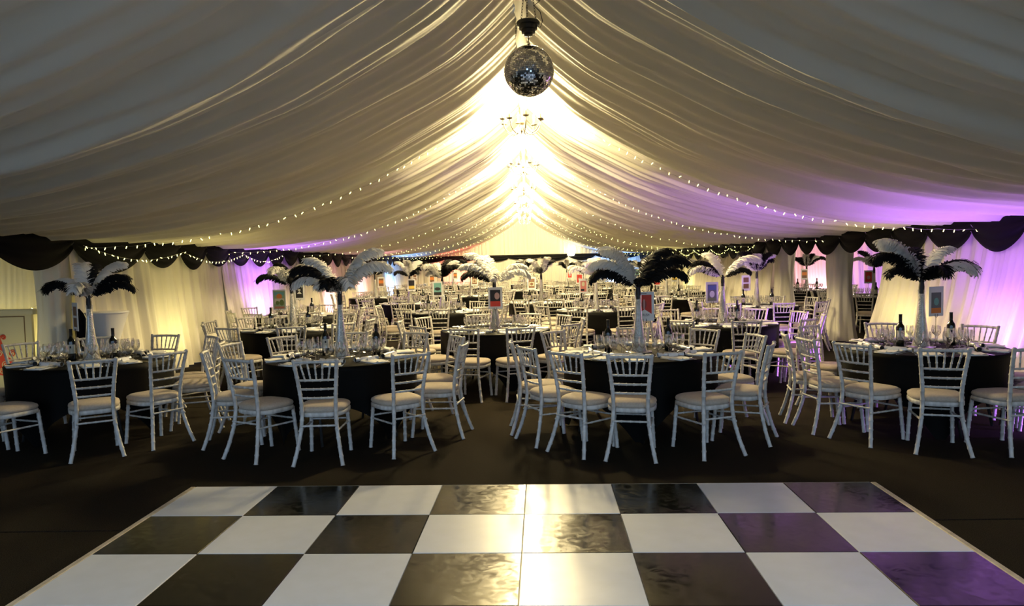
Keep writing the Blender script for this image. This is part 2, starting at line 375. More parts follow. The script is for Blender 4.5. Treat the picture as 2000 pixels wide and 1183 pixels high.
def chair_pieces(n):
    out = []
    for s in (-1, 1):
        mb = MB(); p, r = post_pts(s); mb.tube(p, r, n); out.append(('back_post', mb, 0))
    for s in (-1, 1):
        mb = MB(); p, r = bamboo((s * .158, .165, .41), (s * .176, .205, 0), .0165, .003, 6); mb.tube(p, r, n); out.append(('front_leg', mb, 0))
    x, y = at_post(.868); mb = MB(); p, r = bamboo((-x, y, .868), (x, y, .868), .0135, .002, 6, (0, -.022, .004)); mb.tube(p, r, n); out.append(('top_rail', mb, 0))
    for z in (.712, .635, .558):
        x, y = at_post(z); mb = MB(); p, r = bamboo((-x, y, z), (x, y, z), .0095, .0025, 5, (0, -.016, 0)); mb.tube(p, r, n); out.append(('cross_rail', mb, 0))
    x1, y1 = at_post(.712); x2, y2 = at_post(.868)
    for k in range(5):
        t = (k - 2) / 2; mb = MB()
        b1 = -.016 * math.cos(t * .72 * PI / 2); b2 = -.022 * math.cos(t * .72 * PI / 2)
        p, r = bamboo((t * x1 * .60, y1 + b1, .712), (t * x2 * .72, y2 + b2, .868), .0075, .0028, 3); mb.tube(p, r, n); out.append(('spindle', mb, 0))
    for a, b in (((-.150, -.235, .325), (.150, -.235, .325)), ((-.163, .178, .30), (.163, .178, .30)), ((-.160, -.24, .285), (-.164, .182, .275)), ((.160, -.24, .285), (.164, .182, .275))):
        mb = MB(); p, r = bamboo(a, b, .0085, .002, 4); mb.tube(p, r, n); out.append(('stretcher', mb, 0))
    mb = MB(); rings = []
    for k, z in ((.94, .388), (1.0, .394), (1.0, .424), (.96, .428)): rings.append([(x, y, z) for x, y in seat_outline(k)])
    mb.quad_grid(rings, close_v=True); mb.poly([(x, y, .388) for x, y in seat_outline(.94)][::-1]); mb.poly([(x, y, .428) for x, y in seat_outline(.96)]); out.append(('seat_frame', mb, 0))
    mb = MB(); rings = []
    for k, z in ((.90, .424), (.985, .436), (1.0, .450), (.975, .466), (.86, .480), (.62, .487), (.3, .490)): rings.append([(x, y, z) for x, y in seat_outline(k)])
    mb.quad_grid(rings, close_v=True); mb.poly([(x, y, .490) for x, y in seat_outline(.3)]); out.append(('seat_pad', mb, 1))
    return out
def make_chair():
    t = thing('banquet_chair', 'x', 'chair')
    for nm, mb, mi in chair_pieces(8): part(nm, mb, M['pad'] if mi else M['limewash'], t)
    remember(t); return t
far_mb = MB()
for nm, mb, mi in chair_pieces(5): far_mb.add(mb, mi=mi)
far_chair_me = far_mb.mesh('banquet_chair', [M['limewash'], M['pad']])
chair0 = make_chair(); chair_first = [True]
def place_chair(x, y, rz, label, group, near):
    if near:
        if chair_first[0]:
            chair_first[0] = False; o = chair0; o.location = (x, y, 0); o.rotation_euler = (0, 0, rz); o['label'] = label; o['group'] = group; return o
        return copy_thing(chair0, (x, y, 0), rz, label, group)
    return tag(link('banquet_chair', far_chair_me, None, (x, y, 0), rz), label, 'chair', group)

# ---------------------------------------------------------------- table, cloth
TR = .735
def table_parts():
    t = thing('folding_table', 'x', 'table')
    mb = MB(); mb.lathe([(TR - .012, .722), (TR, .728), (TR, .744), (TR - .012, .75)], 40); part('table_top', mb, M['ply'], t)
    for s in (-1, 1):
        for q in (-1, 1):
            mb = MB(); mb.tube([(s * .42, q * .34, .722), (s * .44, q * .36, .3), (s * .50, q * .36, .0)], .014, 8); part('leg', mb, M['table_steel'], t)
        mb = MB(); mb.tube([(s * .43, -.35, .32), (s * .43, .35, .32)], .011, 8); part('leg_brace', mb, M['table_steel'], t)
    remember(t); return t
def cloth_mesh(seed, half=1.10):
    rs = random.Random(seed); n = 120; ph = [rs.uniform(0, 6) for _ in range(3)]; R = TR + .006; P = []
    for r in (0.001, .3, .6, R - .02): P.append([(r * math.cos(2 * PI * j / n), r * math.sin(2 * PI * j / n), .7535) for j in range(n)])
    for k in range(10):
        t = k / 9; row = []
        for j in range(n):
            a = 2 * PI * j / n; m_ = max(abs(math.cos(a)), abs(math.sin(a))); L = min(half / m_ - TR, .735)
            fold_ = .5 + .5 * math.cos(10 * a + ph[0] + .8 * math.sin(3 * a + ph[1]))
            corner = max(0, (L - .36) / .4)
            r = R + .006 + t * .008 - t * (.030 + .07 * corner) * fold_
            zz = .752 - .004 * (k == 0) * 0 - t * L
            row.append((r * math.cos(a), r * math.sin(a), zz if k else .7505))
        P.append(row)
    mb = MB(); mb.quad_grid(P, close_v=True); return mb.mesh('tablecloth', M['black_cloth'])
cloths = [cloth_mesh(s) for s in range(4)]
table0 = table_parts(); table_first = [True]

# ---------------------------------------------------------------- table ware
def wine_glass(n, fine=True):
    mb = MB()
    prof = [(.033, 0), (.032, .003), (.006, .007), (.0045, .02), (.0045, .075), (.012, .085), (.030, .105), (.037, .130), (.036, .155), (.031, .182)] if fine else [(.033, .002), (.005, .008), (.0045, .078), (.030, .105), (.037, .132), (.031, .182)]
    mb.lathe(prof, n, cap=False); return mb
def goblet(n):
    mb = MB(); mb.lathe([(.034, 0), (.033, .003), (.007, .007), (.006, .05), (.022, .065), (.040, .095), (.043, .125), (.040, .155), (.037, .172)], n, cap=False); return mb
me_glass = wine_glass(14).mesh('wine_glass', M['glass']); me_goblet = goblet(14).mesh('water_goblet', M['glass'])
far_glass = wine_glass(6, False)
mb = MB(); mb.tube([(-.125, 0, .022), (-.085, 0, .022), (-.070, 0, .022), (-.055, 0, .022), (.055, 0, .022), (.070, 0, .022), (.085, 0, .022), (.125, 0, .022)], [.022, .020, .011, .0215, .0215, .011, .020, .022], 12, cap=False)
for s in (-1, 1): mb.poly([(s * .119, .0195 * math.cos(a * PI / 6), .022 + .0195 * math.sin(a * PI / 6)) for a in (range(12) if s > 0 else range(11, -1, -1))], mi=1)  # flat dark discs paint the shade inside the open ends
me_cracker = mb.mesh('christmas_cracker', [M['silver'], M['shade_in']])
P = []
for i in range(9):
    row = []
    for j in range(7): u, v_ = i / 8 - .5, j / 6 - .5; row.append((u * .16, v_ * .24, .006 + .010 * math.sin(i * 1.3) ** 2 + .008 * math.cos(j * 1.1 + i * .4) ** 2))
    P.append(row)
mb = MB(); mb.quad_grid(P); mb.box((-.08, -.12, .0), (.08, .12, .006)); me_napkin = mb.mesh('napkin', M['napkin'])
mb = MB(); mb.quad_grid([[(-.045, -.022, 0), (.045, -.022, 0)], [(-.045, 0, .045), (.045, 0, .045)], [(-.045, .022, 0), (.045, .022, 0)]]); me_pcard = mb.mesh('place_card', M['card'], False)
mb = MB(); mb.box((-.004, -.09, 0), (.004, .02, .003)); mb.box((-.012, .02, 0), (.012, .035, .003)); [mb.box((x - .0015, .035, 0), (x + .0015, .085, .003)) for x in (-.0105, -.0035, .0035, .0105)]; me_fork = mb.mesh('fork', M['steel'], False)
mb = MB(); mb.box((-.005, -.10, 0), (.005, .0, .004)); mb.poly([(-.005, 0, .003), (.006, 0, .003), (.010, .05, .003), (.007, .10, .003), (-.004, .115, .003)]); mb.poly([(-.004, .115, .0), (.007, .10, .0), (.010, .05, .0), (.006, 0, .0), (-.005, 0, .0)]); me_knife = mb.mesh('knife', M['steel'], False)

def make_bottle():
    t = thing('wine_bottle', 'x', 'bottle')
    mb = MB(); mb.lathe([(.030, 0), (.0375, .004), (.038, .02), (.038, .19), (.034, .212), (.020, .232), (.0150, .25), (.0145, .31)], 18); part('glass_body', mb, M['bottle'], t)
    mb = MB(); mb.lathe([(.0150, .255), (.0155, .26), (.0155, .313), (.0165, .314), (.0165, .322), (.012, .324)], 14, cap=False); mb.lathe([(.0122, .3238), (.001, .3242)], 14, cap=False); part('foil_cap', mb, M['foil'], t)
    mb = MB(); P = [[(.0386 * math.cos(a), .0386 * math.sin(a), z) for a in np.linspace(-PI * .5 - 1.25, -PI * .5 + 1.25, 14)] for z in (.075, .165)]; mb.quad_grid(P); lb = part('paper_label', mb, M['label'], t)
    mb = MB(); P = [[(.0389 * math.cos(a), .0389 * math.sin(a), z) for a in np.linspace(-PI * .5 - .2, -PI * .5 + .2, 5)] for z in (.128, .150)]; mb.quad_grid(P); part('crest', mb, M['crest'], lb)
    remember(t); return t
bottle0 = make_bottle(); bottle_first = [True]

# ---------------------------------------------------------------- ostrich feathers and vases
def feather(length, up, droop, width, seed):
    """rachis in the local XZ plane, leaving the origin upwards and arching over towards +X"""
    rs = random.Random(seed); mb = MB(); N = 26; pts = []; ang = up; p = Vector((0, 0, 0))
    for i in range(N + 1):
        pts.append((p.copy(), ang)); t = i / N
        ang -= droop / N * (.35 + 1.6 * t * t + .2 * t); p = p + Vector((math.cos(ang), 0, math.sin(ang))) * (length / N)
    mb.tube([q for q, _ in pts], [.004 * (1 - .8 * i / N) for i in range(N + 1)], 4)
    def at(t): k = min(int(t * N), N - 1); f_ = t * N - k; return pts[k][0].lerp(pts[k + 1][0], f_), pts[k][1]
    nb = 230
    for side in (-1, 1):
        for b in range(nb):
            t = .10 + .90 * (b + rs.random() * .8) / nb; p, a = at(min(t, .999))
            tan = Vector((math.cos(a), 0, math.sin(a))); nor = Vector((-math.sin(a), 0, math.cos(a)))
            prof = min(1, (t - .04) / .22) ** .7 * (1 if t < .8 else 1 - .35 * (t - .8) / .2)
            L = width * prof * rs.uniform(.8, 1.08)
            phi = rs.uniform(-1.35, .22); d0 = (tan * rs.uniform(.40, .80) + Vector((0, side, 0)) * math.cos(phi) + nor * math.sin(phi)).normalized()
            q = p.copy(); d = d0; prev = None; wv = (tan + nor * rs.uniform(-.4, .4)) * .0075
            for k in range(4):
                s_ = k / 3; w_ = wv * (1 - .55 * s_)
                cur = (q - w_, q + w_)
                if prev:
                    o = len(mb.v); mb.v += [tuple(prev[0]), tuple(prev[1]), tuple(cur[1]), tuple(cur[0])]; mb.f.append((o, o + 1, o + 2, o + 3)); mb.m.append(0)
                prev = cur; q = q + d * (L / 3); d = (d + Vector((0, 0, -.34 - .2 * s_)) + tan * .08).normalized()
    return mb
FSHAPES = {'up': (.58, 1.42, 1.7, .115), 'arch': (.60, 1.16, 2.0, .115), 'low': (.56, .92, 2.1, .110), 'front': (.40, 1.1, 2.5, .10)}
FM = {}
for i, (k, (l_, u_, d_, w_)) in enumerate(FSHAPES.items()):
    for j, cname in enumerate(('white', 'black')): FM[k, cname] = feather(l_, u_, d_, w_, 10 + i * 2 + j).mesh('feather', M[cname + '_plume'])
mb = MB(); mb.lathe([(.020, -.09), (.024, -.07), (.026, .0), (.020, .06), (.010, .09)], 10); me_bind = mb.mesh('stem_binding', M['binding'])
VH = .56
mb = MB(); mb.lathe([(.084, .010), (.080, .022), (.070, .07), (.059, .14), (.046, .24), (.036, .34), (.031, .44), (.031, .52), (.034, VH)], 20, cap=False); me_vase = mb.mesh('vase_glass', M['glass'])
mb = MB(); mb.lathe([(.081, .012), (.077, .024), (.067, .07), (.056, .14), (.043, .24), (.033, .34), (.028, .44), (.026, .52), (.001, .53)], 20); me_beads = mb.mesh('bead_filling', M['bead'])
mb = MB(); mb.lathe([(.13, 0), (.132, .004), (.128, .009), (.001, .0095)], 28); me_plate = mb.mesh('mirror_plate', M['mirror'])
def centrepiece(x, y, feathers, dsc, seed, small=False):
    rs = random.Random(seed); z = .7535
    v = thing('trumpet_vase', 'tall bead-filled glass trumpet vase on the ' + dsc, 'vase', (x, y, z), rs.uniform(0, 6), 'tall vases in the table centres')
    link('mirror_plate', me_plate, v); link('vase_glass', me_vase, v); link('bead_filling', me_beads, v)
    b = thing('feather_bouquet', 'black and white ostrich feather bouquet above the ' + dsc, 'feathers', (x, y, z + VH + .03), 0, 'ostrich feather bouquets')
    link('stem_binding', me_bind, b)
    for az, shape, colr, sc in feathers:
        f_ = link('feather', FM[shape, colr], b, (.012 * math.cos(math.radians(az)), .012 * math.sin(math.radians(az)), .03)); f_.rotation_euler = (0, 0, math.radians(az)); f_.scale = (sc, sc, sc)
def rand_feathers(seed):
    rs = random.Random(seed); out = []; n = rs.randint(7, 8); a0 = rs.uniform(0, 360)
    for k in range(n):
        out.append((a0 + 360 * k / n + rs.uniform(-14, 14), rs.choice(['up', 'arch', 'arch', 'low']), 'white' if (k + seed) % 2 else 'black', rs.uniform(.82, 1.08)))
    out.append((rs.uniform(0, 360), 'up', 'white', rs.uniform(.8, 1.0))); return out

# ---------------------------------------------------------------- table signs
def sign(x, y, rz, dsc, blocks, size=(.19, .29), zc=.44, text=None):
    z = .7535
    t = thing('table_sign', 'framed poster card on a wire stand, ' + dsc, 'table sign', (x, y, z), rz, 'poster cards on wire stands')
    mb = MB(); mb.lathe([(.035, 0), (.035, .006), (.004, .012)], 14); mb.tube([(0, 0, .005), (0, 0, zc - size[1] / 2 - .005)], .0028, 6)
    part('wire_stand', mb, M['chain'], t)
    zb = zc - size[1] / 2; mb = MB()
    mb.tube([(-.016, -.006, zb + .022), (-.018, -.006, zb + .004), (-.008, -.004, zb - .010), (.008, -.004, zb - .010), (.018, -.006, zb + .004), (.016, -.006, zb + .022)], .0026, 6); part('clip', mb, M['black_plastic'], t)
    w, h = size; mb = MB(); mb.box((-w / 2, -.002, zb), (w / 2, .002, zb + h)); c = part('card', mb, M['card'], t, False)
    names = []; mb = MB()
    for k, (shape, u0, v0, u1, v1, colname, colr) in enumerate(blocks):
        plain(colname, colr)
        if colname not in names: names.append(colname)
        yy = -.0024 - .0003 * k; X = lambda u: (u - .5) * w; Zz = lambda v_: zb + v_ * h; mi = names.index(colname)
        if shape == 'r': mb.poly([(X(u0), yy, Zz(v0)), (X(u1), yy, Zz(v0)), (X(u1), yy, Zz(v1)), (X(u0), yy, Zz(v1))], mi)
        elif shape == 't': mb.poly([(X(u0), yy, Zz(v0)), (X(u1), yy, Zz(v0)), (X((u0 + u1) / 2), yy, Zz(v1))], mi)
        else: mb.poly([(X((u0 + u1) / 2 + (u1 - u0) / 2 * math.cos(a * PI / 9)), yy, Zz((v0 + v1) / 2 + (v1 - v0) / 2 * math.sin(a * PI / 9))) for a in range(18)], mi)
    part('poster_print', mb, [M[n_] for n_ in names], c, False)
    if text:
        cu = bpy.data.curves.new('lettering', 'FONT'); cu.body = text; cu.size = .036; cu.align_x = 'CENTER'; cu.extrude = .0003
        tmp = bpy.data.objects.new('lettering', cu); C.objects.link(tmp); bpy.context.view_layer.update()
        me = bpy.data.meshes.new_from_object(tmp.evaluated_get(bpy.context.evaluated_depsgraph_get())); me.materials.clear(); me.materials.append(plain('ink', (.03, .03, .035)))
        bpy.data.objects.remove(tmp)
        o = link('lettering', me, c, (.012, -.0042, zb + .048)); o.rotation_euler = (PI / 2, 0, 0); o.scale = (.76, 1, 1)
    return t
RED, DK, TEAL, ORG, GRN, BLU, GRY, BRN, CRM, PNK, YEL, WHT = (.62, .05, .03), (.015, .015, .018), (.18, .42, .42), (.75, .24, .05), (.16, .22, .05), (.10, .16, .42), (.16, .17, .19), (.22, .12, .07), (.72, .66, .48), (.62, .22, .20), (.78, .55, .10), (.82, .82, .82)
def B(shape, u0, v0, u1, v1, nm, c): return (shape, u0, v0, u1, v1, nm + ' print', c)
POSTERS = {
 'rush': [B('r', .12, .24, .86, .90, 'scarlet', RED), B('t', .12, .24, .86, .40, 'white', WHT), B('e', .34, .42, .60, .72, 'dusky red', (.30, .06, .05)), B('r', .43, .40, .51, .74, 'pale rose', (.55, .34, .33)), B('r', .16, .925, .60, .955, 'grey ink', GRY)],
 'dome': [B('r', .06, .04, .94, .94, 'sage', (.36, .44, .26)), B('r', .13, .72, .87, .88, 'teal', TEAL), B('e', .28, .52, .72, .80, 'orange', ORG), B('r', .13, .30, .87, .56, 'cream', CRM), B('e', .2, .24, .5, .44, 'olive', GRN), B('e', .5, .2, .86, .5, 'olive', GRN), B('r', .13, .06, .87, .16, 'terracotta', (.55, .2, .12))],
 'mono': [B('r', .14, .14, .86, .86, 'black', DK), B('t', .26, .40, .74, .58, 'white', WHT), B('e', .36, .60, .64, .70, 'white', WHT)],
 'darkred': [B('r', .14, .12, .86, .88, 'black', DK), B('r', .14, .12, .86, .36, 'scarlet', RED), B('e', .44, .44, .80, .76, 'pale rose', (.55, .34, .33))],
 'blue': [B('r', .14, .10, .86, .88, 'grey ink', GRY), B('r', .18, .62, .82, .84, 'blue', BLU), B('e', .30, .26, .70, .58, 'white', WHT), B('r', .18, .12, .82, .24, 'dull green', (.2, .24, .14))],
 'greyorange': [B('r', .16, .10, .84, .80, 'grey ink', GRY), B('r', .16, .10, .84, .28, 'orange', ORG), B('e', .34, .36, .68, .62, 'teal', TEAL)],
 'teal': [B('r', .12, .10, .88, .90, 'teal', TEAL), B('e', .2, .4, .8, .62, 'black', DK), B('r', .12, .10, .88, .3, 'black', DK)],
 'yellow': [B('r', .14, .14, .86, .88, 'black', DK), B('r', .14, .2, .86, .44, 'yellow', YEL)],
 'orange': [B('r', .14, .14, .86, .88, 'brown', BRN), B('r', .14, .4, .86, .7, 'orange', ORG)],
 'brown': [B('r', .14, .14, .86, .86, 'brown', BRN), B('r', .22, .3, .78, .6, 'cream', CRM), B('e', .3, .34, .7, .56, 'brown', BRN)],
 'red': [B('r', .12, .12, .88, .88, 'scarlet', RED), B('e', .3, .3, .7, .6, 'pale rose', (.55, .34, .33))],
 'pink': [B('r', .14, .16, .86, .86, 'pink', PNK), B('e', .3, .5, .66, .8, 'cream', CRM), B('r', .2, .2, .6, .34, 'black', DK)],
 'strip': [B('r', .2, .54, .8, .86, 'brown', BRN), B('r', .2, .14, .8, .46, 'brown', BRN)],
}

# ---------------------------------------------------------------- lay the tables out
# x, y, chair angles (deg, or offset), cloth, descriptor, poster (key, dx, dy, rz), feathers, bottles
FT1 = [(178, 'low', 'black', 1.0), (8, 'arch', 'black', .85), (20, 'low', 'black', .9), (170, 'arch', 'white', .75), (30, 'up', 'white', .95), (130, 'up', 'white', .95), (-80, 'front', 'white', 1.1), (110, 'up', 'black', .9)]
FT2 = [(12, 'up', 'white', 1.15), (0, 'arch', 'white', 1.1), (172, 'up', 'white', .95), (184, 'arch', 'black', 1.0), (190, 'low', 'white', .95), (175, 'low', 'black', 1.05), (-100, 'front', 'black', 1.1), (-60, 'front', 'white', 1.15), (-120, 'front', 'white', .95), (60, 'arch', 'black', .9)]
FT3 = [(180, 'low', 'black', 1.0), (176, 'arch', 'white', 1.0), (150, 'up', 'white', 1.08), (200, 'up', 'white', 1.0), (8, 'arch', 'black', 1.1), (-8, 'low', 'black', 1.0), (25, 'up', 'black', 1.0), (-90, 'front', 'black', .7)]
FT4 = [(176, 'up', 'white', 1.12), (165, 'up', 'white', 1.0), (184, 'arch', 'black', 1.05), (196, 'low', 'black', .85), (12, 'up', 'white', .9), (-4, 'low', 'white', 1.08), (6, 'low', 'black', 1.18), (-80, 'front', 'black', 1.1), (80, 'up', 'black', .9)]
FC2 = [(180, 'arch', 'white', 1.0), (190, 'low', 'black', .95), (160, 'up', 'white', 1.1), (120, 'up', 'white', 1.0), (0, 'low', 'white', 1.05), (10, 'arch', 'white', .95), (-90, 'front', 'white', .9)]
FR2 = [(180, 'low', 'black', 1.0), (174, 'arch', 'black', .9), (186, 'low', 'white', 1.0), (0, 'arch', 'white', 1.1), (-10, 'low', 'black', .8), (120, 'up', 'white', .95)]
T = []
def tb(x, y, ang, dsc, poster, fe=None, near=0, bottles=((-.27, -.06), (.30, .05)), vase=True):
    if not hasattr(ang, '__len__'): ang = [ang + 36 * k for k in range(10)]
    T.append(dict(x=x, y=y, ang=ang, d=dsc, poster=poster, fe=fe, near=near, bottles=bottles, vase=vase))
tb(-4.45, 7.15, [-138, -102, -58, -27, 14, 50, 85, 120, 155, -171], 'front table beside the red-motif board', ('strip', -.18, .05, -.75), FT1, 2, ((-.17, -.05), (.26, -.05)))
tb(-1.85, 7.03, [-121, -85, -46, -9, 27, 63, 99, 135, 171, -157], 'front table without a poster', None, FT2, 2, ((-.20, .15), (.34, .05)))
tb(1.10, 7.0, [-178, -154, -127, -102.6, -64.5, -31, 8, 45, 85, 130], 'front table with the RUSH poster', ('rush', .082, .12, 0), FT3, 2, ((-.30, .0), (.30, .05)))
tb(3.85, 7.0, [168, -169, -143, -112, -78, -42, -6, 35, 80, 122], 'front table in purple light', ('greyorange', .17, .05, .36), FT4, 2, ((-.20, -.0), (.36, .12)))
tb(-3.45, 10.4, -110, 'second-row table with the orange-dome poster', ('dome', -.13, -.15, 0), rand_feathers(21), 1, ((-.30, -.05), (.22, .05)))
tb(-.43, 9.7, -108, 'second-row table with the dark red poster', ('darkred', .02, -.25, 0), FC2, 1, ())
tb(2.75, 10.0, -96, 'second-row table with the blue and grey poster', ('blue', -.18, -.12, .25), FR2, 1, ((-.34, .1), (.20, .0)))
tb(-4.35, 13.3, -100, 'third-row table with the black and white poster', ('mono', .12, -.1, 0), rand_feathers(31))
tb(-1.6, 13.6, -84, 'third-row table with the teal poster', ('teal', -.08, -.1, 0), rand_feathers(32))
tb(1.3, 13.3, -110, 'third-row table with the pink poster', ('pink', -.22, .1, .5), rand_feathers(33))
tb(4.35, 13.5, -90, 'third-row table with the two-picture poster', ('strip', -.2, .0, .3), rand_feathers(34))
tb(-2.75, 16.8, -95, 'fourth-row table with the yellow poster', ('yellow', .06, -.1, 0), rand_feathers(42))
tb(.35, 16.2, -80, 'fourth-row table with the brown poster', ('brown', -.22, -.1, 0), rand_feathers(43))
tb(3.3, 16.8, -100, 'fourth-row table on the side-room half', ('red', -.2, .1, .2), [(180, 'low', 'white', 1.2), (172, 'arch', 'white', 1.15), (200, 'low', 'white', 1.15), (215, 'front', 'white', 1.3), (0, 'arch', 'black', .9), (15, 'low', 'black', .9), (100, 'up', 'white', .9)])
tb(-4.3, 20.2, -90, 'fifth-row table by the pink-lit drape', ('orange', .2, -.1, 0), rand_feathers(52))
tb(-1.55, 20.2, -105, 'fifth-row table just off the aisle, left half', ('brown', .1, -.1, 0), rand_feathers(53))
tb(1.6, 20.0, -75, 'fifth-row table just off the aisle, right half', ('red', -.1, -.1, 0), rand_feathers(54))
tb(4.3, 20.2, -88, 'fifth-row table by the right-hand drape', ('yellow', -.1, 0, .2), rand_feathers(55))
tb(-3.1, 23.6, -97, 'sixth-row table in the left half', ('orange', .0, -.1, 0), rand_feathers(62))
tb(0.0, 23.4, -83, 'sixth-row table in the middle', ('red', .12, -.1, 0), rand_feathers(63))
tb(3.1, 23.6, -104, 'sixth-row table in the right half', ('pink', -.1, -.1, 0), rand_feathers(64))
tb(-4.3, 27.0, -90, 'seventh-row table by the left-hand drape', ('strip', .1, -.1, 0), rand_feathers(72))
tb(-1.55, 26.8, -90, 'seventh-row table left of the aisle', ('brown', .1, -.1, 0), rand_feathers(73))
tb(1.55, 26.8, -108, 'seventh-row table right of the aisle', ('red', .1, -.1, 0), rand_feathers(74))
tb(4.3, 27.0, -90, 'seventh-row table by the right-hand drape', ('teal', -.1, -.1, 0), rand_feathers(75))
tb(-3.1, 30.4, -85, 'last-row table in front of the red-lit drape', ('orange', .1, -.1, 0), rand_feathers(82))
tb(0.1, 30.2, -100, 'last-row table before the dark fir tree', ('brown', .1, -.1, 0), rand_feathers(83))
tb(3.1, 30.4, -90, 'last-row table before the lit fir tree', ('red', -.1, -.1, 0), rand_feathers(84))
tb(7.75, 16.0, -90, 'side-room table with two bottles', ('red', -.12, .0, 0), rand_feathers(91), 0, ((-.1, -.3), (.2, -.3)))
tb(7.75, 19.8, -80, 'side-room table by the far pink drape', ('orange', -.1, -.1, 0), rand_feathers(92))

ORD = ['first', 'second', 'third', 'fourth', 'fifth', 'sixth', 'seventh', 'eighth']
rnd = random.Random(77); far_glasses = MB(); n_glass = 0
for ti, t in enumerate(T):
    x, y, d = t['x'], t['y'], t['d']; zt = .7545
    lab = 'round folding table hidden under the black cloth, ' + d
    if table_first[0]: table_first[0] = False; tab = table0; tab.location = (x, y, 0); tab['label'] = lab; tab['group'] = 'round banquet tables'
    else: tab = copy_thing(table0, (x, y, 0), rnd.uniform(0, 3), lab, 'round banquet tables')
    cr_ = {0: .55, 1: .15, 2: .62, 3: .5}.get(ti, rnd.uniform(0, 1.5))
    tag(link('tablecloth', cloths[ti % 4], None, (x, y, 0), cr_), 'black square cloth draped over the ' + d, 'tablecloth', 'black tablecloths')
    # chairs
    near = t['near']; info = []
    for a in t['ang']:
        jit = 0 if near == 2 else rnd.uniform(-5, 5); aa = math.radians(a + jit); rr = .955 + (rnd.uniform(-.02, .02) if near == 2 else rnd.uniform(-.05, .09))
        cx, cy = x + rr * math.cos(aa), y + rr * math.sin(aa)
        rz = aa + PI / 2 + math.radians(rnd.uniform(-7, 7))
        info.append((cx, cy, rz, math.sin(aa) < 0.05, len(info)))
    who = {}
    for half_, nm in ((True, 'near'), (False, 'far')):
        sel = sorted([c for c in info if c[3] == half_], key=lambda c: c[0])
        for k, (cx, cy, rz, _, ix) in enumerate(sel):
            place_chair(cx, cy, rz, f'white chair, {nm} side of {d}, {ORD[k]} from left', 'chairs at the ' + d, near > 0); who[ix] = f'{nm}-side {ORD[k]} chair, {d}'
    # place settings
    settings_glasses = ti < 11
    for k, a in enumerate(t['ang']):
        aa = math.radians(a); ca, sa = math.cos(aa), math.sin(aa); tx, ty = -sa, ca; rz = aa + PI / 2
        def at(r, s): return (x + ca * r + tx * s, y + sa * r + ty * s, zt)
        g = 'laid on the ' + d
        tag(link('napkin', me_napkin, None, at(.605, rnd.uniform(-.015, .015)), rz + rnd.uniform(-.25, .25)), 'white napkin before the ' + who[k], 'napkin', 'napkins ' + g)
        tag(link('christmas_cracker', me_cracker, None, at(.475, rnd.uniform(-.01, .03)), rz + rnd.uniform(-.35, .35)), 'silver cracker before the ' + who[k], 'cracker', 'crackers ' + g)
        if near == 2:
            tag(link('fork', me_fork, None, at(.62, -.115), rz + rnd.uniform(-.06, .06) + PI), 'steel fork before the ' + who[k], 'fork', 'forks ' + g)
            tag(link('knife', me_knife, None, at(.62, .115), rz + rnd.uniform(-.06, .06) + PI), 'steel knife before the ' + who[k], 'knife', 'knives ' + g)
            tag(link('place_card', me_pcard, None, at(.545, .0), rz + rnd.uniform(-.3, .3)), 'folded place card before the ' + who[k], 'place card', 'place cards ' + g)
        for r, s, kind in ((.395, .06, 0), (.325, .005, 2), (.39, -.065, 1)):
            r += rnd.uniform(-.012, .012); s += rnd.uniform(-.01, .01)
            if ti < 10:
                n_glass += 1
                nm, me = ('water_goblet', me_goblet) if kind == 1 else ('wine_glass', me_glass)
                tag(link(nm, me, None, at(r, s), 0), ('wine glass before the ', 'short water goblet before the ', 'inner wine glass before the ')[kind] + who[k], 'glass', ('goblets ' if kind == 1 else 'wine glasses ') + g)
            else: far_glasses.add(far_glass, Matrix.Translation(at(r, s)))
    for k, (bx, by) in enumerate(t['bottles']):
        lb = 'wine bottle ' + ('left' if bx < 0 else 'right') + ' of the vase, ' + d
        if ti > 13 and ti < 28: continue
        if bottle_first[0]: bottle_first[0] = False; o = bottle0; o.location = (x + bx, y + by, zt); o.rotation_euler = (0, 0, .3); o['label'] = lb; o['group'] = 'wine bottles'
        else: copy_thing(bottle0, (x + bx, y + by, zt), rnd.uniform(-.5, .5), lb, 'wine bottles')
    if t['vase']: centrepiece(x, y, t['fe'], d, ti)
    if t['poster']:
        key, dx, dy, rz = t['poster']; sign(x + dx, y + dy, rz, d, POSTERS[key], text='RUSH' if key == 'rush' else None)
o = tag(part('wine_glasses', far_glasses, M['glass'], None), 'massed stemware glinting on the tables of the rows farther back', 'glasses', kind='stuff')

